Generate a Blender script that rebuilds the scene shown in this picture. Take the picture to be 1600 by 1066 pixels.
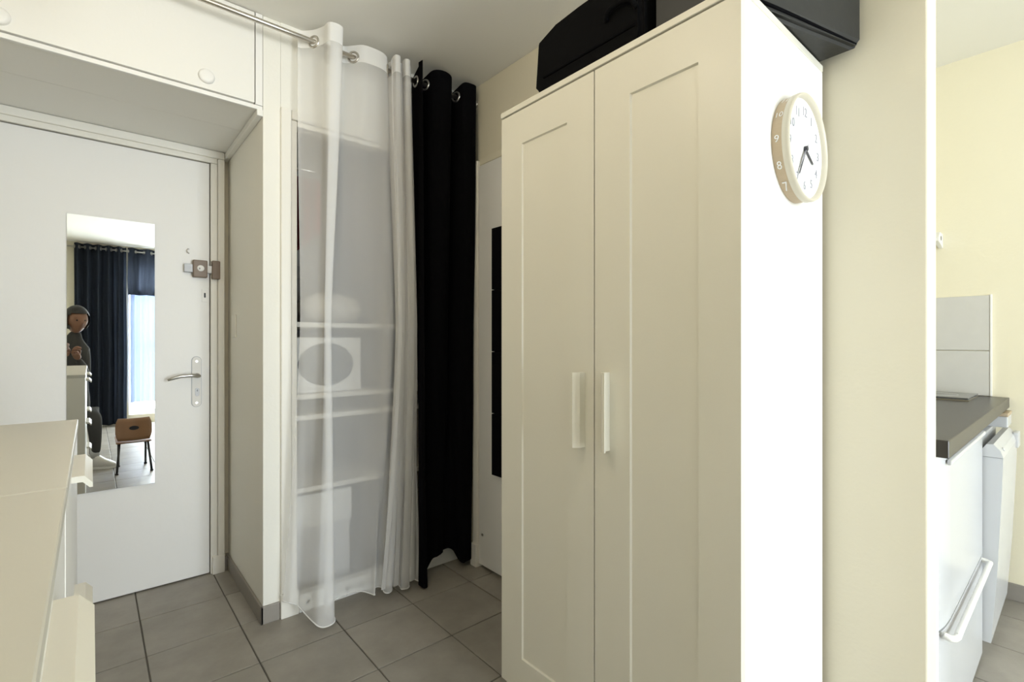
import bpy, bmesh, math, random
from mathutils import Vector, Matrix, noise
random.seed(7)
for o in list(bpy.data.objects): bpy.data.objects.remove(o)
scn = bpy.context.scene
COL = scn.collection

# ------------------------------------------------------------------ camera
cam_d = bpy.data.cameras.new('camera'); cam = bpy.data.objects.new('camera', cam_d); COL.objects.link(cam)
cam.location = (0, 0, 1.15)
cam.rotation_euler = (math.radians(90), 0, math.radians(49.458 - 90))
cam_d.sensor_width = 36; cam_d.lens = 768.84/1600*36; cam_d.clip_start = 0.02
cam_d.shift_y = (534-533)/1600
scn.camera = cam
# ------------------------------------------------------------------ view, world, daylight
vs = scn.view_settings
vs.view_transform = 'Standard'; vs.look = 'None'; vs.gamma = 1; vs.use_curve_mapping = False
vs.exposure = 1.05
w = bpy.data.worlds.new('sky'); scn.world = w; w.use_nodes = True
bg = w.node_tree.nodes['Background']; bg.inputs[0].default_value = (.80, .90, 1.0, 1); bg.inputs[1].default_value = 1.6
def area(name, loc, rot, sx, sy, power, color):
    l = bpy.data.lights.new(name, 'AREA'); l.shape = 'RECTANGLE'; l.size = sx; l.size_y = sy; l.energy = power; l.color = color
    o = bpy.data.objects.new(name, l); COL.objects.link(o); o.location = loc; o.rotation_euler = rot; return o
# daylight entering through the glazed opening in the wall behind the camera
area('window_daylight', (1.10, -3.22, 1.2), (math.radians(90), 0, 0), 1.36, 2.1, 120, (.93, .97, 1.0))

# ------------------------------------------------------------------ materials
def mat(name, col, rough=.5, metal=0, bump=0, bscale=60, var=0.0, vscale=3, spec=.5, trans=None):
    m = bpy.data.materials.new(name); m.use_nodes = True
    nt = m.node_tree; b = nt.nodes['Principled BSDF']
    b.inputs['Base Color'].default_value = (*col, 1); b.inputs['Roughness'].default_value = rough; b.inputs['Metallic'].default_value = metal
    b.inputs['Specular IOR Level'].default_value = spec
    tc = nt.nodes.new('ShaderNodeTexCoord')
    if var:
        n = nt.nodes.new('ShaderNodeTexNoise'); n.inputs['Scale'].default_value = vscale; n.inputs['Detail'].default_value = 5
        r = nt.nodes.new('ShaderNodeMapRange'); r.inputs[3].default_value = 1-var; r.inputs[4].default_value = 1+var
        mx = nt.nodes.new('ShaderNodeMix'); mx.data_type = 'RGBA'; mx.blend_type = 'MULTIPLY'; mx.inputs[0].default_value = 1
        mx.inputs[6].default_value = (*col, 1)
        nt.links.new(tc.outputs['Object'], n.inputs['Vector']); nt.links.new(n.outputs['Fac'], r.inputs[0]); nt.links.new(r.outputs[0], mx.inputs[7]); nt.links.new(mx.outputs[2], b.inputs['Base Color'])
    if bump:
        n = nt.nodes.new('ShaderNodeTexNoise'); n.inputs['Scale'].default_value = bscale; n.inputs['Detail'].default_value = 4
        bp = nt.nodes.new('ShaderNodeBump'); bp.inputs['Strength'].default_value = bump; bp.inputs['Distance'].default_value = .004
        nt.links.new(tc.outputs['Object'], n.inputs['Vector']); nt.links.new(n.outputs['Fac'], bp.inputs['Height']); nt.links.new(bp.outputs[0], b.inputs['Normal'])
    return m
WALL = mat('cream_wall_paint', (.79, .735, .595), .75, bump=.12, bscale=90, var=.02)
WALLW = mat('white_wall_paint', (.88, .86, .79), .7, bump=.12, bscale=90, var=.02)
KITW = mat('kitchen_wall_paint', (.87, .81, .63), .7, bump=.15, bscale=80, var=.02)
CEIL = mat('ceiling_paint', (.88, .86, .80), .85, bump=.08, bscale=120)
DOORP = mat('door_paint', (.86, .845, .82), .45, bump=.18, bscale=25, var=.015)
TRIMP = mat('trim_paint', (.86, .83, .76), .4, bump=.05, bscale=30)
CUPB = mat('cupboard_paint', (.88, .865, .82), .5, bump=.1, bscale=60)
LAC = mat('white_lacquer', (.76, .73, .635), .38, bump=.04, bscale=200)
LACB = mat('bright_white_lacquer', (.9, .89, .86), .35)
TOPL = mat('chest_top_foil', (.58, .56, .49), .4, bump=.03, bscale=200)
BLACKF = mat('black_fabric', (.004, .004, .005), .95, bump=.2, bscale=200, spec=.05)
BLACKBAG = mat('black_bag', (.0045, .0045, .005), .9, bump=.15, bscale=80, spec=.06)
VINYL = mat('dark_vinyl', (.011, .0115, .0112), .48, bump=.5, bscale=14, var=.35, vscale=6)
STEEL = mat('brushed_steel', (.60, .57, .52), .28, metal=1)
CHROME = mat('chrome', (.55, .54, .52), .3, metal=1)
NICKEL = mat('satin_aluminium', (.80, .78, .75), .5, metal=0, spec=.3)
BOLT = mat('dull_zinc', (.42, .42, .43), .45, metal=.25)
DARKM = mat('black_metal', (.012, .012, .014), .45)
BROWN = mat('brown_lock_enamel', (.20, .145, .105), .45)
MIRR = mat('mirror_glass', (.93, .95, .95), .0, metal=1)
BASE = mat('grey_skirting_tile', (.30, .275, .245), .5, var=.08, vscale=8)
GROUT = mat('dark_grout', (.13, .12, .105), .9)
PANELG = mat('closet_inside_shade', (.42, .40, .37), .7)  # closet shade put into this grey, darker than the boards themselves
COUNTER = mat('dark_worktop', (.026, .022, .019), .3, var=.15, vscale=20)
WTILE = mat('grey_wall_tile', (.66, .645, .62), .3, var=.05, vscale=14)
GLASSB = mat('black_glass', (.05, .05, .05), .12)
FRIDGE = mat('white_enamel', (.63, .64, .66), .22)
PALEG = mat('pale_grey_plastic', (.62, .62, .62), .4)
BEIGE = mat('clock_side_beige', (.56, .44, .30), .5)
IVORY = mat('ivory_plastic', (.66, .61, .50), .4)
DIAL = mat('clock_dial', (.93, .93, .93), .5)
NUM = mat('clock_numeral', (.36, .36, .40), .6)
HANDM = mat('clock_hand', (.05, .05, .06), .5)
RED = mat('red_cloth', (.30, .012, .02), .9, bump=.3, bscale=80)
BROWNC = mat('tan_cloth', (.24, .17, .09), .9, bump=.3, bscale=80)
DARKC = mat('charcoal_cloth', (.02, .02, .022), .9)
GREYB = mat('grey_box_card', (.20, .19, .18), .8)
PILLOW = mat('cream_cushion', (.66, .62, .55), .9, bump=.2, bscale=60)
SCREENG = mat('dark_oval', (.10, .105, .11), .3)
NAVY = mat('navy_curtain', (.026, .042, .075), .9, bump=.2, bscale=150)
WOOD = mat('plywood', (.24, .125, .06), .4, var=.15, vscale=9)
SKIN = mat('skin', (.20, .10, .062), .55)
HAIR = mat('dark_hair', (.008, .007, .006), .6)
KNIT = mat('dark_grey_knit', (.045, .045, .045), .95)
SHOE = mat('white_leather', (.70, .68, .64), .5)
RADI = mat('radiator_enamel', (.75, .75, .74), .35)
PVC = mat('white_pvc', (.85, .86, .88), .3)
CHIP = mat('chipped_paint', (.82, .81, .77), .6, bump=.6, bscale=40)
nt = CHIP.node_tree
_n = nt.nodes.new('ShaderNodeTexNoise'); _n.inputs['Scale'].default_value = 22; _n.inputs['Detail'].default_value = 6
_c = nt.nodes.new('ShaderNodeValToRGB'); _c.color_ramp.elements[0].position = .33; _c.color_ramp.elements[0].color = (.12, .11, .09, 1); _c.color_ramp.elements[1].position = .37; _c.color_ramp.elements[1].color = (.84, .83, .79, 1)
_t = nt.nodes.new('ShaderNodeTexCoord'); nt.links.new(_t.outputs['Object'], _n.inputs['Vector']); nt.links.new(_n.outputs['Fac'], _c.inputs[0]); nt.links.new(_c.outputs[0], nt.nodes['Principled BSDF'].inputs['Base Color'])

# floor tile: grey-brown stoneware, each tile a little different
TILE = bpy.data.materials.new('stoneware_tile'); TILE.use_nodes = True
nt = TILE.node_tree; b = nt.nodes['Principled BSDF']; b.inputs['Roughness'].default_value = .42
oi = nt.nodes.new('ShaderNodeObjectInfo'); tc = nt.nodes.new('ShaderNodeTexCoord'); geo = nt.nodes.new('ShaderNodeNewGeometry')
n = nt.nodes.new('ShaderNodeTexNoise'); n.inputs['Scale'].default_value = 5; n.inputs['Detail'].default_value = 8; n.inputs['Roughness'].default_value = .65
nt.links.new(geo.outputs['Position'], n.inputs['Vector'])
cr = nt.nodes.new('ShaderNodeValToRGB'); cr.color_ramp.elements[0].position = .3; cr.color_ramp.elements[0].color = (.265, .242, .208, 1); cr.color_ramp.elements[1].position = .7; cr.color_ramp.elements[1].color = (.365, .337, .295, 1)
mr = nt.nodes.new('ShaderNodeMapRange'); mr.inputs[3].default_value = .92; mr.inputs[4].default_value = 1.08
mx = nt.nodes.new('ShaderNodeMix'); mx.data_type = 'RGBA'; mx.blend_type = 'MULTIPLY'; mx.inputs[0].default_value = 1
nt.links.new(n.outputs['Fac'], cr.inputs[0]); nt.links.new(oi.outputs['Random'], mr.inputs[0]); nt.links.new(cr.outputs[0], mx.inputs[6]); nt.links.new(mr.outputs[0], mx.inputs[7]); nt.links.new(mx.outputs[2], b.inputs['Base Color'])

def cloth(name, col, opac, transl):
    m = bpy.data.materials.new(name); m.use_nodes = True; nt = m.node_tree
    for n in list(nt.nodes):
        if n.type != 'OUTPUT_MATERIAL': nt.nodes.remove(n)
    out = nt.nodes['Material Output']
    d = nt.nodes.new('ShaderNodeBsdfDiffuse'); d.inputs[0].default_value = (*col, 1)
    t = nt.nodes.new('ShaderNodeBsdfTranslucent'); t.inputs[0].default_value = (*col, 1)
    a = nt.nodes.new('ShaderNodeMixShader'); a.inputs[0].default_value = transl
    nt.links.new(d.outputs[0], a.inputs[1]); nt.links.new(t.outputs[0], a.inputs[2])
    p = nt.nodes.new('ShaderNodeBsdfTransparent'); mx = nt.nodes.new('ShaderNodeMixShader'); mx.inputs[0].default_value = opac
    nt.links.new(p.outputs[0], mx.inputs[1]); nt.links.new(a.outputs[0], mx.inputs[2]); nt.links.new(mx.outputs[0], out.inputs[0])
    return m
SHEER = cloth('white_voile', (.97, .96, .95), .44, .06)
HEADER = cloth('white_voile_header', (.93, .92, .90), .86, .1)
WVOILE = cloth('window_voile', (.50, .60, .86), .995, .06)  # bluish and nearly opaque, made dense to dim the window in the mirror
NAVYT = cloth('navy_cloth', (.030, .036, .050), 1.0, .3)
def glass(name):
    m = bpy.data.materials.new(name); m.use_nodes = True; nt = m.node_tree
    for n in list(nt.nodes):
        if n.type != 'OUTPUT_MATERIAL': nt.nodes.remove(n)
    g = nt.nodes.new('ShaderNodeBsdfGlossy'); g.inputs['Roughness'].default_value = .02
    p = nt.nodes.new('ShaderNodeBsdfTransparent'); p.inputs[0].default_value = (.95, .97, .97, 1)
    mx = nt.nodes.new('ShaderNodeMixShader'); mx.inputs[0].default_value = .06
    nt.links.new(p.outputs[0], mx.inputs[1]); nt.links.new(g.outputs[0], mx.inputs[2]); nt.links.new(mx.outputs[0], nt.nodes['Material Output'].inputs[0])
    return m
GLASS = glass('window_glass')

# ------------------------------------------------------------------ helpers
WPOS = {}
def wpos(o): return WPOS.get(o.name, Vector((0, 0, 0)))
def obj(name, bm, m, parent=None, origin=None, smooth=False):
    """one mesh object from a bmesh given in room coordinates"""
    if origin is None:
        if parent is not None: origin = wpos(parent)
        else:
            xs = [v.co for v in bm.verts]
            origin = Vector(((min(v.x for v in xs)+max(v.x for v in xs))/2, (min(v.y for v in xs)+max(v.y for v in xs))/2, min(v.z for v in xs)))
    origin = Vector(origin)
    bmesh.ops.translate(bm, verts=bm.verts, vec=-origin)
    bmesh.ops.recalc_face_normals(bm, faces=bm.faces)
    me = bpy.data.meshes.new(name); bm.to_mesh(me); bm.free()
    if smooth:
        for p in me.polygons: p.use_smooth = True
    me.materials.append(m)
    o = bpy.data.objects.new(name, me); COL.objects.link(o)
    if parent is not None:
        o.parent = parent; o.location = origin - wpos(parent)
    else: o.location = origin
    WPOS[o.name] = origin
    return o
def thing(name, loc, label, cat, group=None):
    o = bpy.data.objects.new(name, None); COL.objects.link(o); o.location = loc; o.empty_display_size = .05
    WPOS[o.name] = Vector(loc)
    return tag(o, label, cat, group)
def tag(o, label, cat, group=None, kind=None):
    o['label'] = label; o['category'] = cat
    if group: o['group'] = group
    if kind: o['kind'] = kind
    return o
def struct(o, label, cat): return tag(o, label, cat, kind='structure')
def box(bm, x0, x1, y0, y1, z0, z1, bev=0, seg=2):
    r = bmesh.ops.create_cube(bm, size=1)
    vs = r['verts']
    for v in vs:
        v.co = Vector((x0 if v.co.x < 0 else x1, y0 if v.co.y < 0 else y1, z0 if v.co.z < 0 else z1))
    if bev:
        es = list({e for v in vs for e in v.link_edges})
        bmesh.ops.bevel(bm, geom=es, offset=bev, segments=seg, affect='EDGES', profile=.5)
    return bm
def B(x0, x1, y0, y1, z0, z1, bev=0, seg=2): return box(bmesh.new(), x0, x1, y0, y1, z0, z1, bev, seg)
def prism(bm, poly, axis, a0, a1):
    """extrude a 2D polygon along an axis; poly gives the two other coords in order (x,y,z minus axis)"""
    def P(p, a):
        if axis == 'x': return (a, p[0], p[1])
        if axis == 'y': return (p[0], a, p[1])
        return (p[0], p[1], a)
    A = [bm.verts.new(P(p, a0)) for p in poly]; C = [bm.verts.new(P(p, a1)) for p in poly]
    n = len(poly)
    bm.faces.new(A); bm.faces.new(C[::-1])
    for i in range(n): bm.faces.new((A[i], C[i], C[(i+1) % n], A[(i+1) % n]))
    return bm
def tube(bm, pts, rad, seg=10, caps=True):
    pts = [Vector(p) for p in pts]; n = len(pts)
    rads = rad if isinstance(rad, (list, tuple)) else [rad]*n
    rings = []; ref = None
    for i, p in enumerate(pts):
        t = (pts[min(i+1, n-1)]-pts[max(i-1, 0)]).normalized()
        if ref is None: ref = Vector((0, 0, 1)) if abs(t.z) < .9 else Vector((1, 0, 0))
        a = t.cross(ref).normalized(); c = a.cross(t).normalized(); ref = c
        rings.append([bm.verts.new(p+rads[i]*(math.cos(k*2*math.pi/seg)*a+math.sin(k*2*math.pi/seg)*c)) for k in range(seg)])
    for i in range(n-1):
        for k in range(seg): bm.faces.new((rings[i][k], rings[i][(k+1) % seg], rings[i+1][(k+1) % seg], rings[i+1][k]))
    if caps: bm.faces.new(rings[0][::-1]); bm.faces.new(rings[-1])
    return bm
def lathe(bm, prof, c, axis=(0, 0, 1), seg=48):
    """prof = (radius, height) along axis from c"""
    ax = Vector(axis).normalized(); u = ax.orthogonal().normalized(); v = ax.cross(u); c = Vector(c)
    rings = []
    for r, h in prof:
        if r < 1e-6: rings.append([bm.verts.new(c+ax*h)])
        else: rings.append([bm.verts.new(c+ax*h+r*(math.cos(k*2*math.pi/seg)*u+math.sin(k*2*math.pi/seg)*v)) for k in range(seg)])
    for a, b_ in zip(rings, rings[1:]):
        for k in range(seg):
            k2 = (k+1) % seg
            if len(a) == 1 and len(b_) == 1: continue
            if len(a) == 1: bm.faces.new((a[0], b_[k], b_[k2]))
            elif len(b_) == 1: bm.faces.new((a[k], a[k2], b_[0]))
            else: bm.faces.new((a[k], a[k2], b_[k2], b_[k]))
    return bm
def torus(bm, c, axis, R, r, seg=24, s2=8):
    return lathe(bm, [(R+r*math.cos(t*2*math.pi/s2), r*math.sin(t*2*math.pi/s2)) for t in range(s2+1)], c, axis, seg)
def text_bm(s, size, ext=.0008):
    cu = bpy.data.curves.new('numeral_curve', 'FONT'); cu.body = s; cu.size = size; cu.extrude = ext; cu.align_x = 'CENTER'; cu.align_y = 'CENTER'; cu.resolution_u = 3
    o = bpy.data.objects.new('numeral_tmp', cu); COL.objects.link(o); bpy.context.view_layer.update()
    me = o.evaluated_get(bpy.context.evaluated_depsgraph_get()).to_mesh()
    bm = bmesh.new(); bm.from_mesh(me)
    bpy.data.objects.remove(o); bpy.data.curves.remove(cu)
    return bm
def spline(pts, n):
    """Catmull-Rom resample"""
    P = [Vector(p) for p in pts]; P = [2*P[0]-P[1]]+P+[2*P[-1]-P[-2]]
    out = []; m = len(P)-3
    for i in range(n):
        t = i/(n-1)*m; k = min(int(t), m-1); t -= k
        a, b_, c, d = P[k:k+4]
        out.append(.5*((2*b_)+(c-a)*t+(2*a-5*b_+4*c-d)*t*t+(3*b_-a-3*c+d)*t**3))
    return out
def curtain_bm(top, bot, zt, zb, nu=150, nv=36, wob=.006, seed=0, ease=1.2, v0=0., v1=1., mid=None, vm=.5):
    K = lambda L, z: spline([(p[0], p[1], p[2] if len(p) > 2 else z) for p in L], nu)
    T = K(top, zt); Bt = K(bot, zb); Md = K(mid, 0) if mid else None
    bm = bmesh.new(); g = []
    for j in range(nv+1):
        v = v0+(v1-v0)*j/nv; row = []
        for i in range(nu):
            z = T[i].z*(1-v)+Bt[i].z*v
            if Md:
                if v < vm: t = v/vm; t = t*t*(3-2*t)*.4+t*.6; a, b_ = T[i], Md[i]
                else: t = (v-vm)/(1-vm); t = t**1.4; a, b_ = Md[i], Bt[i]
            else: t = v**ease; a, b_ = T[i], Bt[i]
            p = Vector((a.x*(1-t)+b_.x*t, a.y*(1-t)+b_.y*t, z))
            q = noise.noise(Vector((i/nu*14+seed, v*3.2, seed*1.7)))
            q2 = noise.noise(Vector((i/nu*14+seed+50, v*2.4, seed*1.7)))
            p += Vector((q2*wob, q*wob*1.6, 0))*min(1, v*5)
            row.append(bm.verts.new(p))
        g.append(row)
    for j in range(nv):
        for i in range(nu-1): bm.faces.new((g[j][i], g[j][i+1], g[j+1][i+1], g[j+1][i]))
    return bm
def eyelets(parent, top, m, R=.0225, n=800):
    """a metal ring wherever the gathered cloth crosses the rod"""
    P = spline([(p[0], p[1], 0) for p in top], n)
    for a, b_ in zip(P, P[1:]):
        if (a.y-RY)*(b_.y-RY) <= 0 and a.y != b_.y:
            t = (b_-a).normalized(); nrm = Vector((-t.y, t.x, 0))
            if nrm.y > 0: nrm = -nrm
            bm = bmesh.new(); torus(bm, Vector((a.x, RY, RZ))+nrm*.001, nrm, R, .0048); obj('eyelet', bm, m, parent, smooth=True)

# ------------------------------------------------------------------ the setting
HC = 2.48; XL = -.44; XR = 3.12; YB = 2.855; YW = -3.1; XP = 1.53; YC = 2.183; DF = 2.823; XS = .532
floor = struct(obj('floor', B(XL-.1, XR+.1, YW-.1, YB+.1, -.06, -.004), GROUT), 'grey stoneware tiled floor with dark grout lines', 'floor')
pit = .307; gap = .005
tb = B(-pit/2+gap/2, pit/2-gap/2, -pit/2+gap/2, pit/2-gap/2, -.008, 0, .0012, 1)
tme = None
ix0 = math.floor((XL-.153)/pit); ix1 = math.ceil((XR-.153)/pit); iy0 = math.floor((YW-1.925)/pit); iy1 = math.ceil((YB-1.925)/pit)
for i in range(ix0, ix1):
    for j in range(iy0, iy1):
        x0 = .153+i*pit; y0 = 1.925+j*pit
        # clip edge tiles to the room
        cx0, cx1, cy0, cy1 = max(x0, XL), min(x0+pit, XR), max(y0, YW), min(y0+pit, YB)
        if cx1-cx0 < .02 or cy1-cy0 < .02: continue
        if cx0 > XP+.1 and cy0 > .9: continue
        full = abs(cx1-cx0-pit) < 1e-4 and abs(cy1-cy0-pit) < 1e-4
        c = Vector(((cx0+cx1)/2, (cy0+cy1)/2, 0))
        if full and tme is not None:
            o = bpy.data.objects.new('floor_tile', tme); COL.objects.link(o); o.parent = floor; o.location = c-wpos(floor)
        else:
            o = obj('floor_tile', B(cx0+gap/2, cx1-gap/2, cy0+gap/2, cy1-gap/2, -.008, 0, .0012, 1), TILE, floor, origin=c)
            if full: tme = o.data
struct(obj('ceiling', B(XL-.1, XR+.1, YW-.1, YB+.1, HC, HC+.1), CEIL), 'plain cream painted ceiling', 'ceiling')
struct(obj('wall_left', B(XL-.1, XL, YW, YB, 0, HC), WALL), 'cream wall behind the chests of drawers', 'wall')
struct(obj('wall_back', B(XL-.1, XR, YB, YB+.1, 0, HC), WALL), 'cream back wall around the entrance door', 'wall')
# partition beside and behind the wardrobe, ends in a free edge towards the kitchen
struct(obj('wall_partition', B(XP, XP+.105, .25, YB, 0, HC, .004, 2), WALL), 'cream partition wall behind the wardrobe with a bright free edge', 'wall')
wr = struct(obj('wall_right', B(XR, XR+.1, YW, YB, 0, HC), KITW), 'warm yellow kitchen wall on the far right', 'wall')
struct(obj('wall_kitchen', B(XP+.105, XR, .86, .96, 0, HC), KITW), 'yellow kitchen wall behind the dark worktop', 'wall')
# stub wall between the door recess and the closet
struct(obj('wall_recess', B(XS, .60, YC, YB, 0, HC, .003, 2), WALLW), 'narrow stub wall between the entrance recess and the curtained closet', 'wall')
# wall over the closet opening
struct(obj('wall_closet', B(.60, XP, YC, YC+.06, 2.126, HC), WALLW), 'cream wall above the closet opening', 'wall')
struct(obj('wall_closet_back', B(.60, XP, YB-.012, YB-.001, 0, HC), PANELG), 'shade-grey back wall inside the closet', 'wall')
# closet casing
cf = struct(obj('trim_2', B(.598, .640, YC-.014, YC+.06, .10, 2.125, .004), TRIMP), 'white casing around the closet opening', 'trim')
obj('top_casing', B(.641, XP, YC-.014, YC+.06, 2.085, 2.125, .004), TRIMP, cf)
obj('inner_bead', B(.641, .664, YC-.006, YC+.05, .10, 2.084, .003), TRIMP, cf)
obj('top_bead', B(.665, XP, YC-.006, YC+.05, 2.062, 2.084, .003), TRIMP, cf)
obj('plinth_block', B(.596, .668, YC-.020, YC+.05, 0, .10, .003), TRIMP, cf)
obj('sill_board', B(.669, XP, YC-.018, YC+.03, 0, .075, .004), CHIP, cf)
# skirting
bb = struct(obj('baseboard_recess', B(XS-.010, XS, YC-.010, YB, 0, .072, .002), BASE), 'grey tile skirting along the entrance recess', 'baseboard')
obj('skirting_end', B(XS-.010, .594, YC-.010, YC, 0, .072, .002), BASE, bb)
struct(obj('baseboard_kitchen', B(XR-.010, XR, YW, .3, 0, .075, .002), BASE), 'grey tile skirting under the yellow kitchen wall', 'baseboard')
struct(obj('baseboard_back', B(.50, XS-.011, DF-.012, DF, 0, .072, .002), BASE), 'short piece of grey skirting beside the door frame', 'baseboard')

# ---- entrance door
d1 = struct(obj('door_1', B(-.40, .445, DF, DF+.028, .006, 2.03, .003), DOORP), 'white painted entrance door with a tall mirror', 'door')
def stadium(bm, cx, z0, z1, hw, y0, y1, seg=12):
    poly = [(cx+hw*math.cos(math.pi*k/seg), z1-hw+hw*math.sin(math.pi*k/seg)) for k in range(seg+1)]
    poly += [(cx-hw*math.cos(math.pi*k/seg), z0+hw-hw*math.sin(math.pi*k/seg)) for k in range(seg+1)]
    return prism(bm, poly, 'y', y0, y1)
pl = obj('handle_plate', stadium(bmesh.new(), .390, .834, 1.076, .0185, DF-.009, DF), NICKEL, d1); pl['label'] = 'rounded aluminium handle plate'
obj('plate_shadow_line', stadium(bmesh.new(), .390, .8315, 1.0785, .021, DF-.004, DF-.0002), BOLT, pl)  # oversized dark backing drawn for the plate's shadow line
bm = bmesh.new(); lathe(bm, [(0, .012), (.011, .012), (.012, 0), (.012, -.02)], (.392, DF-.016, .985), (0, -1, 0), 20)
tube(bm, [(.394, DF-.012, .985), (.394, DF-.045, .985), (.386, DF-.055, .986), (.36, DF-.057, .989), (.32, DF-.056, .987), (.285, DF-.054, .977), (.270, DF-.052, .970)], [.009, .009, .0095, .009, .0085, .008, .005], 12)
obj('lever', bm, CHROME, pl, smooth=True)
bm = stadium(bmesh.new(), .392, .885, .925, .0085, DF-.012, DF-.007); obj('lock_cylinder', bm, BOLT, pl)
obj('keyhole', B(.3905, .3935, DF-.0125, DF-.011, .908, .918), DARKM, pl)
for z in (1.055, .853):
    bm = bmesh.new(); lathe(bm, [(0, 0), (.005, 0), (.0055, -.004)], (.390, DF-.0105, z), (0, -1, 0), 12); obj('screw', bm, STEEL, pl)
lk = obj('rim_lock', B(.372, .432, DF-.034, DF, 1.462, 1.545, .004), BROWN, d1); lk['label'] = 'brown enamelled surface lock'
bm = bmesh.new(); lathe(bm, [(0, .004), (.013, .004), (.015, .002), (.015, -.004)], (.403, DF-.035, 1.505), (0, -1, 0), 24); obj('lock_cylinder', bm, NICKEL, lk)
obj('keyhole', B(.3965, .4, DF-.0405, DF-.0385, 1.499, 1.507), DARKM, lk)
obj('bolt', B(.337, .374, DF-.024, DF-.004, 1.484, 1.524, .002), BOLT, lk)
obj('bolt_tip', B(.430, .452, DF-.024, DF-.008, 1.486, 1.522, .002), NICKEL, lk)
kp = obj('keyhole_plate', B(.412, .436, DF-.003, DF, 1.345, 1.408, .001), DOORP, d1)
bm = stadium(bmesh.new(), .425, 1.366, 1.390, .0035, DF-.0038, DF-.0028); obj('keyhole', bm, DARKM, kp)
bm = bmesh.new(); tube(bm, [(.360, DF, 1.598), (.354, DF-.008, 1.597), (.350, DF-.011, 1.589), (.353, DF-.009, 1.580), (.359, DF-.004, 1.577)], .002, 8); obj('peephole_hook', bm, STEEL, d1, smooth=True)
# frame
fr = struct(obj('trim_1', B(.449, .478, DF-.010, YB, 0, 2.033, .003), TRIMP), 'white frame of the entrance door', 'trim')
obj('outer_casing', B(.479, .508, DF-.022, YB, .085, 2.057, .004), TRIMP, fr)
obj('head_rail', B(XL, .478, DF-.010, YB, 2.034, 2.06, .003), TRIMP, fr)
obj('head_casing', B(XL, .508, DF-.022, YB, 2.058, 2.094, .004), TRIMP, fr)
obj('plinth_block', B(.455, .508, DF-.026, YB, 0, .088, .003), TRIMP, fr)
kb = obj('lock_keeper', B(.451, .486, DF-.036, DF-.008, 1.458, 1.548, .004), BROWN, fr); kb['label'] = 'brown lock keeper box'

# ---- overhead cupboard above the door recess
oc = thing('overhead_cupboard', ((XL+XS)/2, (YC+YB)/2, 2.094), 'white overhead cupboard above the entrance door with round knobs', 'cupboard')
obj('bottom_board', B(XL, XS, YC+.012, 2.46, 2.094, 2.112), CUPB, oc)
obj('bottom_board', B(XL, XS, 2.464, YB, 2.095, 2.113), CUPB, oc)
obj('bottom_lip', B(XL, XS-.002, YC-.004, YC+.012, 2.090, 2.106, .002), LACB, oc)
fl = obj('flap_door', B(XL+.002, .500, YC-.006, YC+.014, 2.112, HC-.004, .002), CUPB, oc)
obj('side_stile', B(.5035, XS-.002, YC-.005, YC+.016, 2.108, HC-.002, .002), LACB, oc)
obj('top_panel', B(XL, XS, YC+.02, YB, HC-.02, HC-.003), CUPB, oc)
for kx, kz in ((.333, 2.158), (-.216, 2.152)):
    bm = bmesh.new(); lathe(bm, [(0, .014), (.018, .0135), (.024, .011), (.027, .006), (.027, 0)], (kx, YC-.006, kz), (0, -1, 0), 32); obj('knob', bm, LACB, fl, smooth=True)
bm = B(.509, XS, YC-.004, YB, 2.066, 2.094, .003); obj('side_batten', bm, CUPB, oc)
# blank plate on the stub wall
tag(obj('switch_plate', B(XS-.006, XS, 2.66, 2.735, 1.17, 1.28, .002), WALLW), 'small blank cream plate on the recess wall beside the entrance door', 'wall plate')

# ---- mirror on the door
mt = thing('door_mirror', (.073, DF-.006, .495), 'tall frameless mirror mounted on the white entrance door', 'mirror')
obj('backing', B(-.078, .224, DF-.004, DF-.0002, .495, 1.695), DARKM, mt)
obj('mirror_glass', B(-.079, .225, DF-.0085, DF-.004, .494, 1.696, .0006, 1), MIRR, mt)

# ---- bathroom door in the partition
d2 = struct(obj('door_2', B(XP-.026, XP, 1.24, 2.018, .018, 2.045, .002), DOORP), 'white inner door beside the black curtain', 'door')
tr3 = struct(obj('trim_3', B(XP-.034, XP, 2.022, 2.062, .115, 2.075, .004), TRIMP), 'white casing of the inner door', 'trim')
obj('head_casing', B(XP-.020, XP, 1.20, 2.024, 2.050, 2.085, .004), WALL, tr3)
obj('plinth_block', B(XP-.044, XP, 2.020, 2.070, 0, .115, .003), TRIMP, tr3)
bm = bmesh.new(); lathe(bm, [(0, .006), (.006, .005), (.006, 0)], (XP-.027, 1.985, .175), (-1, 0, 0), 12); obj('door_stop_pin', bm, STEEL, d2)
og = thing('hanging_organizer', (XP-.027, 1.70, .50), 'black hanging pocket organizer on the inner door beside the wardrobe', 'organizer')
obj('back_sheet', B(XP-.034, XP-.027, 1.50, 1.884, .50, 1.70, .002), BLACKF, og)
for k in range(4): obj('pocket', B(XP-.052, XP-.034, 1.50, 1.882, .503+k*.300, .503+k*.300+.297, .003), BLACKF, og)

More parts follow.
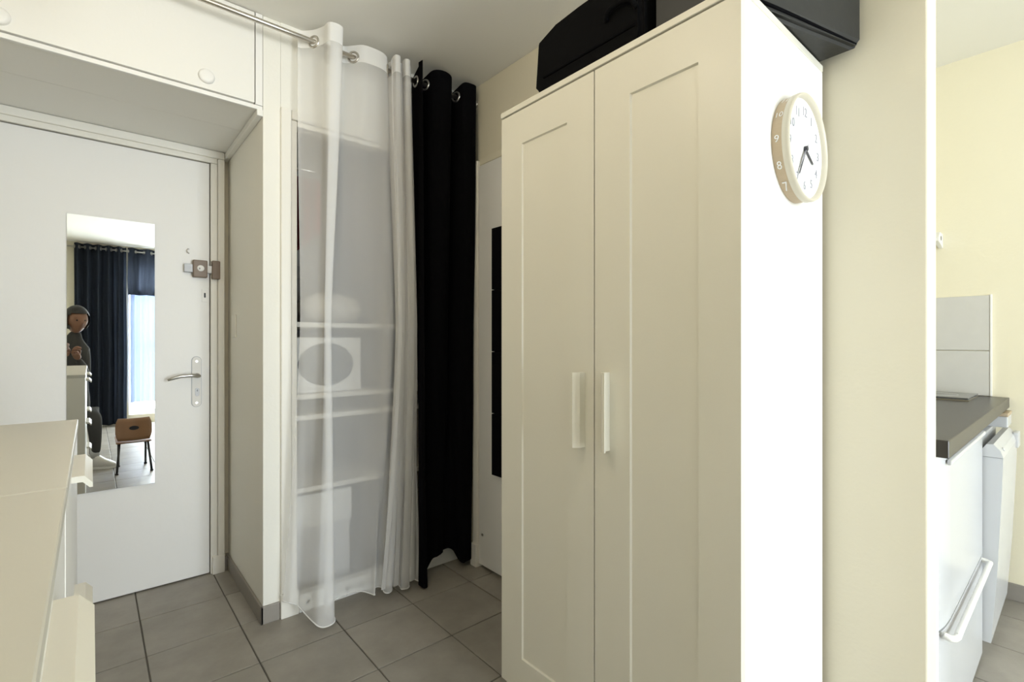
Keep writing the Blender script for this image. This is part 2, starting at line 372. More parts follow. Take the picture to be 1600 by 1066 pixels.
# ------------------------------------------------------------------ wardrobe
WX = 1.027; WB = 1.511; WY0 = .468; WY1 = 1.253; WM = (WY0+WY1)/2
wd = thing('wardrobe', ((WX+WB)/2, WM, 0), 'tall white two door wardrobe with recessed panel doors', 'wardrobe')
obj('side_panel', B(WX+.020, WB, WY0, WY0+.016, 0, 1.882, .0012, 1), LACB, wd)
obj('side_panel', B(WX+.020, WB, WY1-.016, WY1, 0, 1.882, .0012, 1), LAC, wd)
obj('top_panel', B(WX-.003, WB, WY0-.001, WY1+.001, 1.8825, 1.900, .0012, 1), LAC, wd)
obj('bottom_panel', B(WX+.025, WB-.008, WY0+.017, WY1-.017, .06, .076), LAC, wd)
obj('back_panel', B(WB-.006, WB-.001, WY0+.016, WY1-.016, .05, 1.882), LAC, wd)
obj('plinth', B(WX+.03, WX+.046, WY0+.017, WY1-.017, 0, .06), LAC, wd)
def door_panel(y0, y1, iy0, iy1):
    x0, x1, z0, z1 = WX, WX+.018, .046, 1.878; iz0, iz1 = .152, 1.773
    bm = bmesh.new(); d = .006
    xs = x0
    def q(a, b_, c, e): bm.faces.new([bm.verts.new(p) for p in (a, b_, c, e)])
    o = [(y0, z0), (y1, z0), (y1, z1), (y0, z1)]; i = [(iy0, iz0), (iy1, iz0), (iy1, iz1), (iy0, iz1)]; s = .0025
    j = [(iy0+s, iz0+s), (iy1-s, iz0+s), (iy1-s, iz1-s), (iy0+s, iz1-s)]
    for k in range(4):
        k2 = (k+1) % 4
        q((xs, *o[k]), (xs, *o[k2]), (xs, *i[k2]), (xs, *i[k]))
        q((xs, *i[k]), (xs, *i[k2]), (xs+d, *j[k2]), (xs+d, *j[k]))
        q((xs, *o[k]), (x1, *o[k]), (x1, *o[k2]), (xs, *o[k2]))
    q(*[(xs+d, *p) for p in j]); q(*[(x1, *p) for p in o])
    bmesh.ops.remove_doubles(bm, verts=bm.verts, dist=1e-5)
    return bm
HP = [(0, 0), (.022, 0), (.036, -.014), (.036, -.022), (.0305, -.022), (.019, -.011), (0, -.011)]   # outward, sideways
dl = obj('door', door_panel(WM+.0018, WY1, .96, 1.154), LAC, wd)
bm = prism(bmesh.new(), [(WX-o_, .893-s_) for o_, s_ in HP], 'z', .862, 1.066); obj('handle', bm, LAC, dl)
dr = obj('door', door_panel(WY0+.0, WM-.0018, .563, .746), LAC, wd)
bm = prism(bmesh.new(), [(WX-o_, .820+s_) for o_, s_ in HP], 'z', .866, 1.070); obj('handle', bm, LAC, dr)

# ---- clock on the wardrobe side
CX, CZ, CY = 1.300, 1.612, WY0; CD = .028; R = .123
ck = thing('wall_clock', (CX, CY, CZ-R), 'round white wall clock with thin dark hands on the wardrobe side', 'clock')
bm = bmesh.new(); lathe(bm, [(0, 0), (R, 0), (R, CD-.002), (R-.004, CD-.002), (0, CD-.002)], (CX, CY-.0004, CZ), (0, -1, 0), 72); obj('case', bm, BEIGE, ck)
bm = bmesh.new(); lathe(bm, [(R, CD-.006), (R+.003, CD-.005), (R+.0035, CD+.006), (R+.002, CD+.011), (R-.002, CD+.011), (R-.005, CD+.004), (R-.006, CD-.0015)], (CX, CY, CZ), (0, -1, 0), 72); obj('rim', bm, IVORY, ck, smooth=True)
dial = bmesh.new(); lathe(dial, [(0, CD-.001), (R-.005, CD-.001), (R-.005, CD-.002)], (CX, CY, CZ), (0, -1, 0), 72); dial = obj('dial', dial, DIAL, ck)
for h in range(1, 13):
    a = math.radians(90-30*h)
    bm = text_bm(str(h), .030, .0004); bmesh.ops.rotate(bm, verts=bm.verts, matrix=Matrix.Rotation(math.radians(90), 3, 'X'))
    bmesh.ops.translate(bm, verts=bm.verts, vec=(CX+math.cos(a)*.088, CY-CD+.0004, CZ+math.sin(a)*.088)); obj('numeral', bm, NUM, dial)
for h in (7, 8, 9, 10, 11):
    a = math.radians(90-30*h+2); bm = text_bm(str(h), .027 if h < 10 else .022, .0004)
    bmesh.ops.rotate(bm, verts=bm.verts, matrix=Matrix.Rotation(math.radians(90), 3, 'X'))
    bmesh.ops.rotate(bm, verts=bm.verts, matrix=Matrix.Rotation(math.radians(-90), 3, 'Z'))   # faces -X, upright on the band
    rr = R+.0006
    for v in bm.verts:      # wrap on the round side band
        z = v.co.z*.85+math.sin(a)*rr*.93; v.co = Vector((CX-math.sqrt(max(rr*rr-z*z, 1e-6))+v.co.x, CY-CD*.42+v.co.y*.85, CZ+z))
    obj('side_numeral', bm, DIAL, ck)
def hand(ang, ln, wd_, y, name, m, tail=.012):
    a = math.radians(90-ang); u = Vector((math.cos(a), 0, math.sin(a))); s = Vector((-u.z, 0, u.x))
    c = Vector((CX, y, CZ)); bm = bmesh.new()
    A = [c-u*tail+s*wd_, c-u*tail-s*wd_, c+u*ln-s*wd_*.7, c+u*ln+s*wd_*.7]
    f = bm.faces.new([bm.verts.new(p) for p in A]); r = bmesh.ops.extrude_face_region(bm, geom=[f]); bmesh.ops.translate(bm, verts=[v for v in r['geom'] if isinstance(v, bmesh.types.BMVert)], vec=(0, .0008, 0))
    obj(name, bm, m, ck)
hand(118, .056, .0042, CY-CD-.002, 'hour_hand', HANDM, 0)
hand(212, .080, .0036, CY-CD-.0035, 'minute_hand', HANDM, 0)
hand(219, .070, .0012, CY-CD-.005, 'second_hand', NUM, .016)
bm = bmesh.new(); lathe(bm, [(0, .007), (.006, .0065), (.006, 0)], (CX, CY-CD, CZ), (0, -1, 0), 20); obj('hub', bm, HANDM, ck)

# ---- bags on the wardrobe
def loft(sections, seg_bev=0):
    bm = bmesh.new(); rings = [[bm.verts.new(p) for p in s] for s in sections]; n = len(rings[0])
    for a, b_ in zip(rings, rings[1:]):
        for k in range(n): bm.faces.new((a[k], a[(k+1) % n], b_[(k+1) % n], b_[k]))
    bm.faces.new(rings[0][::-1]); bm.faces.new(rings[-1]); return bm
sc = thing('suitcase', (1.25, .90, 1.9), 'black fabric suitcase lying on the wardrobe above its left door', 'suitcase')
prof = [(1.100, 1.903), (1.104, 1.93), (1.104, 2.060), (1.098, 2.074), (1.02, 2.086), (.93, 2.092), (.84, 2.094), (.745, 2.092), (.725, 2.08), (.720, 1.93), (.726, 1.903)]
bm = prism(bmesh.new(), prof, 'x', 1.042, 1.50); bmesh.ops.bevel(bm, geom=[e for e in bm.edges if abs(e.verts[0].co.x-e.verts[1].co.x) < 1e-5], offset=.012, segments=3, affect='EDGES'); obj('body', bm, BLACKBAG, sc)
bm = bmesh.new(); tube(bm, spline([(1.040, .83, 2.00), (1.030, .82, 2.012), (1.028, .79, 2.020), (1.030, .75, 2.012), (1.040, .735, 1.99)], 16), .007, 8); obj('carry_handle', bm, BLACKBAG, sc, smooth=True)
bm = bmesh.new(); tube(bm, [(1.041, 1.07, 1.95), (1.041, .74, 1.95)], .004, 6); obj('zip', bm, BLACKF, sc)
def quadbag(P, z0, z1, bulge):
    secs = []
    c = Vector((sum(p[0] for p in P)/4, sum(p[1] for p in P)/4))
    for t in (0, .06, .5, .94, 1):
        s = 1+bulge*math.sin(math.pi*t) - (.05 if t in (0, 1) else 0)
        secs.append([(c.x+(p[0]-c.x)*s, c.y+(p[1]-c.y)*s, z0+(z1-z0)*t) for p in P])
    return loft(secs)
vb = thing('vinyl_bag', (1.28, .56, 1.9), 'dark grey vinyl bag overhanging the wardrobe above the clock', 'bag')
bm = quadbag([(1.065, .505), (1.508, .378), (1.508, .700), (1.065, .700)], 1.903, 2.16, .0); bmesh.ops.bevel(bm, geom=list(bm.edges), offset=.008, segments=2, affect='EDGES'); obj('body', bm, VINYL, vb)
bm = bmesh.new(); tube(bm, spline([(1.07, .503, 1.918), (1.20, .468, 1.922), (1.36, .424, 1.918), (1.494, .388, 1.915)], 20), .004, 6); obj('piping', bm, BLACKF, vb, smooth=True)
bm = bmesh.new(); tube(bm, spline([(1.07, .495, 2.05), (1.25, .44, 2.03), (1.506, .372, 2.045)], 12), .003, 6); obj('seam', bm, BLACKF, vb, smooth=True)

# ------------------------------------------------------------------ chests of drawers at the left
def chest(y0, y1, label):
    t = thing('chest_of_drawers', (XL+.21, (y0+y1)/2, 0), label, 'chest of drawers', 'chests of drawers along the left wall')
    xf = -.026; ym = (y0+y1)/2
    obj('top_panel', B(XL+.003, xf+.001, y0+.001, y1-.001, .931, .950, .0015, 1), TOPL, t)
    obj('side_panel', B(XL+.003, xf-.002, y0+.001, y0+.017, 0, .931), LAC, t); obj('side_panel', B(XL+.003, xf-.002, y1-.017, y1-.001, 0, .931), LAC, t)
    obj('back_panel', B(XL+.003, XL+.008, y0+.018, y1-.018, .04, .931), LAC, t)
    obj('bottom_rail', B(xf-.04, xf-.022, y0+.018, y1-.018, 0, .07), LAC, t)
    for z0, z1 in ((.645, .918), (.358, .640), (.072, .353)):
        d = obj('drawer', B(xf-.018, xf-.001, y0+.019, y1-.019, z0, z1, .0015, 1), LACB, t)
        obj('drawer_box', B(XL+.03, xf-.019, y0+.03, y1-.03, z0+.02, z1-.05), LAC, d)
        zh = z1-.012
        bm = prism(bmesh.new(), [(xf-.001+o_*.82, zh+s_) for o_, s_ in HP], 'y', ym-.116, ym+.112); obj('handle', bm, LAC, d)
    return t
chest(.912, 1.690, 'white three drawer chest standing nearer the entrance door')
chest(.132, .910, 'white three drawer chest nearest the camera at the left edge')

# ------------------------------------------------------------------ curtain rod and closet curtains
RY, RZ = 2.08, 2.39
rd = thing('curtain_rod', (.55, RY, RZ), 'long brushed steel curtain rod under the ceiling', 'curtain rod')
bm = bmesh.new(); tube(bm, [(XL+.004, RY, RZ), (XP-.004, RY, RZ)], .0105, 16); obj('rod', bm, STEEL, rd, smooth=True)
for x, ax in ((XL+.001, 1), (XP-.001, -1)):
    bm = bmesh.new(); lathe(bm, [(0, 0), (.022, 0), (.022, .006), (.014, .008), (.014, .016), (.0106, .017)], (x, RY, RZ), (ax, 0, 0), 24); obj('end_socket', bm, STEEL, rd, smooth=True)
cs = thing('voile_curtain', (.90, RY, .03), 'sheer white voile eyelet curtain half covering the closet', 'curtain')
# the same 34 fold points at the rod, at half height and at the hem
topP = [(.650, 2.125), (.668, 2.118), (.700, 2.082), (.722, 2.035), (.728, 1.995), (.742, 1.982), (.768, 1.980), (.788, 1.990), (.790, 2.010), (.765, 2.015), (.752, 2.030), (.775, 2.045),
        (.812, 2.085), (.838, 2.112), (.868, 2.082), (.898, 2.050), (.940, 2.042), (.985, 2.045), (1.018, 2.060), (1.040, 2.11), (1.052, 2.115), (1.040, 2.04), (1.042, 2.00), (1.062, 1.998), (1.072, 2.03), (1.062, 2.10), (1.078, 2.12), (1.098, 2.10), (1.090, 2.03), (1.092, 1.998), (1.112, 1.998), (1.122, 2.04), (1.112, 2.11), (1.135, 2.12)]
midP = [(.643, 2.075), (.655, 2.07), (.675, 2.055), (.700, 2.035), (.712, 2.012), (.716, 2.0), (.730, 1.996), (.744, 2.002), (.746, 2.012), (.735, 2.016), (.728, 2.024), (.740, 2.035),
        (.765, 2.055), (.80, 2.065), (.85, 2.07), (.90, 2.072), (.95, 2.070), (1.00, 2.068), (1.038, 2.055), (1.060, 2.085), (1.078, 2.09), (1.058, 2.03), (1.060, 2.005), (1.085, 2.0), (1.095, 2.03), (1.075, 2.07), (1.092, 2.085), (1.112, 2.07), (1.100, 2.02), (1.108, 2.0), (1.130, 2.0), (1.138, 2.03), (1.122, 2.08), (1.145, 2.085)]
botP = [(.592, 2.13, .09), (.612, 2.11, .085), (.640, 2.10, .07), (.655, 2.06, .05), (.672, 2.00, .03), (.690, 1.975, .016), (.715, 1.968, .012), (.745, 1.978, .012), (.758, 2.005, .016), (.745, 2.03, .02), (.735, 2.05, .025), (.755, 2.075, .03),
        (.790, 2.095, .04), (.835, 2.10, .045), (.88, 2.098, .045), (.915, 2.085, .04), (.938, 2.065, .032), (.952, 2.045, .028), (.957, 2.08, .035), (.975, 2.105, .04), (.995, 2.09, .035), (.992, 2.04, .026), (1.002, 2.02, .022), (1.022, 2.03, .024), (1.032, 2.07, .03), (1.030, 2.10, .035), (1.050, 2.10, .035), (1.062, 2.05, .025), (1.060, 2.02, .018), (1.082, 2.005, .016), (1.100, 2.03, .018), (1.102, 2.09, .03), (1.125, 2.09, .03), (1.150, 2.02, .02)]
topP = [(x, y) if k < 18 else (x, 2.072+(y-2.072)*.7) for k, (x, y) in enumerate(topP)]
midP = [(x, y) if k < 18 else (x+.012*(k-18)/15, 2.045+(y-2.045)*.5) for k, (x, y) in enumerate(midP)]
botP = [(x, y, z) if k < 18 else (x+.024*(k-18)/15, 2.055+(y-2.055)*.6, z) for k, (x, y, z) in enumerate(botP)]
zt = 2.442; vh = .075/2.41
obj('header_band', curtain_bm(topP, botP, zt, .03, 300, 3, .002, 3, 2.0, 0, vh, midP, .5), HEADER, cs, smooth=True)
obj('panel', curtain_bm(topP, botP, zt, .03, 300, 44, .004, 3, 2.0, vh, 1, midP, .5), SHEER, cs, smooth=True)
G = slice(19, 34)      # the gathered right edge hangs in several layers
obj('gathered_folds', curtain_bm([(x-.004, 2.075-(y-2.072)*.8) for x, y in topP[G]], [(x-.004, 2.05-(y-2.055)*.8, z+.012) for x, y, z in botP[G]], zt-.01, .04, 150, 30, .003, 5, 2.0, 0, 1, [(x-.004, 2.04-(y-2.045)*.8) for x, y in midP[G]], .5), SHEER, cs, smooth=True)
hem = spline([(x, y, z) for x, y, z in botP], 160)
bm = bmesh.new(); tube(bm, [Vector((p.x, p.y, p.z+.003)) for p in hem], .0028, 5); obj('hem', bm, HEADER, cs, smooth=True)
eyelets(cs, topP, STEEL)
cb = thing('black_curtain', (1.33, RY, .04), 'heavy black eyelet curtain hanging beside the inner door', 'curtain')
topK = [(1.162, 2.03, 2.455), (1.167, 2.00, 2.455), (1.172, 2.04, 2.45), (1.178, 2.11, 2.42), (1.190, 2.145, 2.405), (1.208, 2.14, 2.405), (1.227, 2.08, 2.43), (1.245, 2.035, 2.45), (1.290, 2.015, 2.455), (1.335, 2.02, 2.45), (1.358, 2.05, 2.44), (1.366, 2.10, 2.42), (1.376, 2.145, 2.405), (1.392, 2.14, 2.405), (1.406, 2.08, 2.43), (1.420, 2.035, 2.45), (1.455, 2.025, 2.455), (1.495, 2.03, 2.455), (1.512, 2.07, 2.45), (1.518, 2.10, 2.45)]
botK = [(1.155, 2.02, .02), (1.170, 1.99, .01), (1.190, 2.0, .008), (1.205, 2.04, .01), (1.218, 2.08, .012), (1.228, 2.10, .012), (1.236, 2.09, .03), (1.262, 2.075, .085), (1.290, 2.07, .095), (1.330, 2.09, .10), (1.350, 2.11, .10), (1.380, 2.11, .10), (1.400, 2.09, .085), (1.415, 2.06, .045), (1.43, 2.05, .03), (1.45, 2.05, .03), (1.47, 2.05, .035), (1.485, 2.06, .04), (1.492, 2.09, .05), (1.496, 2.10, .05)]
obj('panel', curtain_bm(topK, botK, 2.452, .03, 170, 30, .006, 9, 1.1), BLACKF, cb, smooth=True)
eyelets(cb, topK, CHROME)

# ------------------------------------------------------------------ closet contents
sh = thing('closet_shelving', (1.05, 2.54, 0), 'white shelf boards inside the curtained closet', 'shelving')
for z in (1.215, .893, .800, .478):
    obj('shelf', B(.602, XP-.002, 2.262, 2.838, z, z+.022, .001, 1), TRIMP, sh)
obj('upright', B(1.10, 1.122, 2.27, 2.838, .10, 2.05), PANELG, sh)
wb = thing('storage_box', (.85, 2.42, .915), 'white box with a dark oval opening on the middle closet shelf', 'box')
obj('body', B(.695, 1.000, 2.30, 2.60, .9155, 1.170, .006), LACB, wb)
bm = bmesh.new(); lathe(bm, [(0, .003), (1, .003), (1, 0)], (0, 0, 0), (0, -1, 0), 48)
for v in bm.verts: v.co = Vector((.832+v.co.x*.128, 2.2999+v.co.y, 1.045+v.co.z*.098))
obj('oval_opening', bm, SCREENG, wb)
cu = bmesh.new(); bmesh.ops.create_uvsphere(cu, u_segments=28, v_segments=14, radius=1)
for v in cu.verts:
    x, y, z = v.co; f = lambda a: math.copysign(abs(a)**.7, a)
    v.co = Vector((.90+.15*f(x), 2.44+.10*f(y), 1.238+.075+.075*z))
tag(obj('cushion', cu, PILLOW, smooth=True), 'rounded cream cushion on the upper closet shelf', 'cushion')
gb = thing('grey_box', (.83, 2.72, 1.2375), 'dark grey box behind the cushion on the upper closet shelf', 'box')
obj('body', B(.72, .97, 2.62, 2.82, 1.2375, 1.47, .004), GREYB, gb); obj('lid', B(.715, .975, 2.615, 2.825, 1.47, 1.535, .005), GREYB, gb)
lb = thing('lower_box', (.83, 2.45, 0), 'pale lidded storage box on the closet floor', 'box')
obj('body', B(.70, .945, 2.30, 2.62, 0.001, .30, .006), PALEG, lb); obj('lid', B(.693, .953, 2.293, 2.627, .30, .455, .008), LACB, lb)
rail = thing('closet_rail', (1.05, 2.52, 2.0), 'thin steel clothes rail inside the closet', 'rail')
bm = bmesh.new(); tube(bm, [(.601, 2.52, 2.0), (1.099, 2.52, 2.0)], .010, 12); obj('rod', bm, STEEL, rail, smooth=True)
def garment(x, m, z1, z0, w_, label):
    g = thing('hanging_garment', (x, 2.52, z0), label, 'garment', 'clothes on the closet rail')
    bm = bmesh.new(); n = 22; P = []
    sec = []
    for k in range(13):
        t = k/12; z = z1-(z1-z0)*t; hw = w_*(.25+.75*min(1, t*5)**.6)
        ring = []
        for q in range(n):
            a = q*2*math.pi/n; th = .012+.006*math.sin(3*a+x*40+t*2)*t+.008*t
            ring.append((x+th*math.cos(a), 2.52+hw*math.sin(a), z))
        sec.append(ring)
    bm = loft(sec); obj('cloth', bm, m, g, smooth=True)
    bm = bmesh.new(); tube(bm, spline([(x, 2.52, z1-.01), (x, 2.52, z1+.02), (x, 2.505, z1+.045), (x, 2.52, 2.012), (x, 2.535, 2.0)], 14), .0018, 6); obj('hanger_hook', bm, STEEL, g)
garment(.634, DARKC, 1.945, 1.30, .21, 'charcoal garment hanging nearest the closet side wall')
garment(.692, BROWNC, 1.945, 1.40, .17, 'tan garment between the charcoal and the red ones in the closet')
garment(.750, RED, 1.945, 1.60, .22, 'longer dark red garment hanging on the closet rail')
garment(.808, RED, 1.945, 1.66, .20, 'shorter dark red garment hanging behind the voile curtain')

# ------------------------------------------------------------------ kitchen
KX = XP+.108
wt = thing('worktop', ((KX+XR)/2, .54, .86), 'dark brown laminate kitchen worktop', 'worktop')
obj('slab', B(KX, XR-.002, .226, .858, .855, .900, .0015, 1), COUNTER, wt)
hb = thing('hob', (2.94, .58, .9), 'thin dark glass hob set on the dark worktop', 'hob')
obj('glass', B(2.80, 3.09, .325, .84, .9005, .912, .002), mat('hob_glass', (.10, .10, .10), .12), hb); obj('metal_edge', B(2.798, 3.092, .323, .842, .9002, .9035), STEEL, hb)
for x, y, r in ((2.945, .45, .075), (2.945, .69, .09)):
    bm = bmesh.new(); torus(bm, (x, y, .9121), (0, 0, 1), r, .0006, 40, 4); obj('cooking_zone', bm, PALEG, hb)
# under-counter appliance with a bar handle
ap = thing('kitchen_cabinet', (2.1, .55, 0), 'white under-counter kitchen cabinet with a long bar handle', 'cabinet')
obj('side_filler', B(KX+.001, 1.679, .252, .85, .0, .853), LACB, ap)
obj('body', B(1.708, 2.478, .281, .85, .0, .852), FRIDGE, ap)
def rounded_front(x0, x1, y, z0, z1, r=.03):
    poly = [(x1, y+.03), (x1, y)]+[(x0+.15-.15*math.sin(a), y+.024-.024*math.cos(a)) for a in [k*math.pi/24 for k in range(13)]]+[(x0, y+.03)]
    return prism(bmesh.new(), poly, 'z', z0, z1)
up = obj('upper_front', rounded_front(1.702, 2.482, .250, .372, .850), FRIDGE, ap)
lo = obj('lower_front', rounded_front(1.702, 2.482, .250, .010, .366), FRIDGE, ap)
bm = bmesh.new(); tube(bm, spline([(1.74, .252, .362), (1.745, .236, .357), (1.775, .228, .352), (1.85, .228, .352), (2.40, .228, .352), (2.46, .230, .352), (2.47, .252, .355)], 30), .0085, 10); obj('bar_handle', bm, LACB, lo, smooth=True)
bm = B(1.78, 2.47, .240, .2495, .812, .826, .003); obj('top_strip', bm, PALEG, ap)
# compact refrigerator with a wedge-shaped door
fg = thing('compact_refrigerator', (2.79, .52, 0), 'white compact refrigerator with a sloping door at the kitchen wall', 'refrigerator')
obj('body', B(2.50, 3.04, .262, .84, .01, .790, .004), FRIDGE, fg)
for x in (2.54, 3.0): obj('foot', B(x-.02, x+.02, .30, .34, 0, .011), DARKM, fg)
dprof = [(.258, .05), (.258, .735), (.236, .772), (.225, .775), (.205, .752), (.196, .715), (.200, .60), (.212, .30), (.228, .05)]
dd = obj('door', prism(bmesh.new(), [p for p in dprof if p[1] < .73] [:1]+[(.258, .728), (.1965, .728)]+[(.200, .60), (.212, .30), (.228, .05)], 'x', 2.492, 3.045), FRIDGE, fg)
obj('top_cap', prism(bmesh.new(), [(.258, .7295), (.258, .745), (.240, .775), (.222, .777), (.203, .755), (.1955, .7295)], 'x', 2.490, 3.047), FRIDGE, fg)
bm = bmesh.new(); lathe(bm, [(0, .004), (.007, .003), (.007, 0)], (2.56, .2025, .752), (0, -1, .4), 14); obj('screw_cap', bm, PALEG, fg)
obj('hinge_cover', B(2.975, 3.05, .188, .206, .700, .765, .004), PALEG, fg)
bx = thing('small_box', (2.98, .25, .79), 'small white box with a beige lid on the refrigerator', 'box')
obj('body', B(2.90, 3.05, .215, .33, .7905, .836, .004), FRIDGE, bx); obj('lid', B(2.898, 3.052, .213, .332, .836, .850, .003), BEIGE, bx)
# splashback tiles on the right wall
for r_, (z0, z1) in enumerate(((.902, 1.107), (1.110, 1.362))):
    for c_, (y0, y1) in enumerate(((.290, .572), (.575, .857))):
        obj('wall_tile', B(XR-.010, XR, y0, y1, z0, z1, .001, 1), WTILE, wr)
obj('tile_trim', B(XR-.0115, XR, .281, .2885, .901, 1.366, .001, 1), LACB, wr)
sf = thing('wall_shelf', (3.06, .66, 1.62), 'small white shelf bracket on the yellow wall above the tiles', 'shelf')
obj('board', B(XR-.12, XR-.002, .47, .855, 1.632, 1.650, .002), LACB, sf)
bm = prism(bmesh.new(), [(XR-.002, 1.600), (XR-.002, 1.668), (XR-.075, 1.668), (XR-.110, 1.640), (XR-.110, 1.622)], 'y', .452, .468); br = obj('bracket', bm, LACB, sf)
bm = bmesh.new(); lathe(bm, [(0, .001), (.011, .001), (.011, 0)], (XR-.05, .452, 1.642), (0, -1, 0), 16); obj('bracket_hole', bm, GREYB, br)

# ------------------------------------------------------------------ window wall behind the camera (seen in the mirror)
W0, W1, Z0, Z1 = .40, 1.80, .12, 2.25
ww = bmesh.new(); box(ww, XL-.1, W0, YW-.12, YW, 0, HC); box(ww, W1, XR+.1, YW-.12, YW, 0, HC); box(ww, W0, W1, YW-.12, YW, Z1, HC); box(ww, W0, W1, YW-.12, YW, 0, Z0)
struct(obj('wall_window', ww, WALL), 'cream wall with the glazed window opposite the entrance door', 'wall')
wn = struct(obj('window_1', B(W0, W1, YW-.10, YW-.05, Z0, Z0+.06), PVC), 'white glazed window reflected in the door mirror', 'window')
obj('frame_head', B(W0, W1, YW-.10, YW-.05, Z1-.06, Z1), PVC, wn)
for k in range(4):
    x = W0+(W1-W0-.06)*k/3; obj('frame_post', B(x, x+.06, YW-.10, YW-.05, Z0+.06, Z1-.06), PVC, wn)
    if k < 3: obj('pane', B(x+.06, W0+(W1-W0-.06)*(k+1)/3, YW-.078, YW-.072, Z0+.06, Z1-.06), GLASS, wn)
obj('transom', B(W0, W1, YW-.095, YW-.055, 1.08, 1.11), PVC, wn)
r2 = thing('window_curtain_rod', (1.2, YW+.10, 2.40), 'white metal curtain rod over the window reflected in the mirror', 'curtain rod')
bm = bmesh.new(); tube(bm, [(-.30, YW+.10, 2.40), (2.35, YW+.10, 2.40)], .010, 12); obj('rod', bm, CHROME, r2, smooth=True)
for x in (-.27, 2.32): obj('bracket', B(x-.01, x+.01, YW, YW+.10, 2.385, 2.397), CHROME, r2)
def wavy(x0, x1, y, amp, n, ph=0): return [(x0+(x1-x0)*k/(n*4), y+amp*math.sin(k*math.pi/2+ph)) for k in range(n*4+1)]
def navy(x0, x1, z0, n, label, seed):
    c = thing('navy_curtain', ((x0+x1)/2, YW+.10, z0), label, 'curtain', 'navy curtains on the window rod')
    p = wavy(x0, x1, YW+.10, .045, n); obj('panel', curtain_bm(p, [(a+.01*math.sin(i), b_) for i, (a, b_) in enumerate(p)], 2.45, z0, 40*n, 14, .006, seed), NAVYT, c, smooth=True)
    for k in range(2*n):
        bm = bmesh.new(); torus(bm, (x0+(x1-x0)*(k*2)/(n*4)+.001, YW+.10, 2.40), (1, .6*(1 if k % 2 else -1), 0), .021, .004, 16, 6); obj('eyelet', bm, CHROME, c)
navy(-.17, .37, .02, 5, 'gathered navy curtain panel hanging to the floor left of the bright window', 4)
navy(.385, .74, 1.80, 2, 'short navy curtain panel across the top of the window', 8)
navy(1.78, 2.25, .02, 4, 'gathered navy curtain panel at the kitchen end of the window', 12)
vs_ = thing('window_voile', (.58, YW+.035, .1), 'bluish voile made dense to dim the lower window reflected in the mirror', 'curtain')
obj('panel', curtain_bm(wavy(.42, .74, YW+.028, .018, 5), wavy(.42, .74, YW+.028, .018, 5), 1.86, .30, 160, 10, .004, 20), WVOILE, vs_, smooth=True)
bm = bmesh.new(); tube(bm, [(.40, YW+.028, 1.87), (.76, YW+.028, 1.87)], .006, 8); obj('voile_rod', bm, LACB, vs_)

# ---- assumed globe lamp on the hallway ceiling, added above the frame as warm fill
LX, LY, LZ = .12, .95, 2.19
wl = thing('assumed_fill_lamp', (LX, LY, LZ-.1), 'assumed round frosted globe lamp, added unseen as fill, hanging from the hallway ceiling', 'lamp')
bm = bmesh.new(); lathe(bm, [(0, 0), (.06, 0), (.06, .012), (.012, .02), (.012, .20)], (LX, LY, HC), (0, 0, -1), 24); obj('ceiling_base', bm, LACB, wl, smooth=True)
FILL_LAMP = bpy.data.materials.new('assumed_lamp_globe'); FILL_LAMP.use_nodes = True
FILL_LAMP.node_tree.nodes['Principled BSDF'].inputs['Emission Color'].default_value = (1, .87, .68, 1); FILL_LAMP.node_tree.nodes['Principled BSDF'].inputs['Emission Strength'].default_value = 10.5  # warm glow of the assumed lamp, added to brighten hallway and wardrobe
bm = bmesh.new(); bmesh.ops.create_uvsphere(bm, u_segments=24, v_segments=16, radius=.10)
for v in bm.verts: v.co += Vector((LX, LY, LZ))
obj('globe', bm, FILL_LAMP, wl, smooth=True)

# ---- low plywood chair
ch = thing('plywood_chair', (.30, .03, 0), 'plywood chair with thin black metal legs reflected in the mirror', 'chair')
def curved_panel(x0, x1, f_y, z0, z1, th=.010):
    bm = bmesh.new(); n = 12; rows = []
    for j in range(7):
        z = z0+(z1-z0)*j/6; ins = .012*max(0, abs(j-3)-1.5)
        rows.append([(x0+ins+(x1-x0-2*ins)*i/n, f_y+.03*(1-((i/n)*2-1)**2)-.10*(z-z0), z) for i in range(n+1)])
    F = [[bm.verts.new(p) for p in r] for r in rows]; K = [[bm.verts.new((p[0], p[1]-th, p[2])) for p in r] for r in rows]
    for j in range(6):
        for i in range(n): bm.faces.new((F[j][i], F[j][i+1], F[j+1][i+1], F[j+1][i])); bm.faces.new((K[j][i], K[j+1][i], K[j+1][i+1], K[j][i+1]))
    for j in range(6): bm.faces.new((F[j][0], F[j+1][0], K[j+1][0], K[j][0])); bm.faces.new((F[j][n], K[j][n], K[j+1][n], F[j+1][n]))
    for i in range(n): bm.faces.new((F[0][i], K[0][i], K[0][i+1], F[0][i+1])); bm.faces.new((F[6][i], F[6][i+1], K[6][i+1], K[6][i]))
    return bm
obj('seat', prism(bmesh.new(), [(-.19, .262), (.05, .255), (.12, .250), (.14, .262), (.12, .268), (.05, .270), (-.19, .276)], 'x', .165, .415), WOOD, ch)
bk = obj('backrest', curved_panel(.160, .420, .115, .275, .47), WOOD, ch, smooth=True)
bm = bmesh.new(); lathe(bm, [(0, 0), (1, 0), (1, -.004)], (0, 0, 0), (0, 1, 0), 24)
for v in bm.verts: v.co = Vector((.29+v.co.x*.035, .1365+v.co.y, .385+v.co.z*.018))
obj('hand_hole', bm, DARKM, bk)
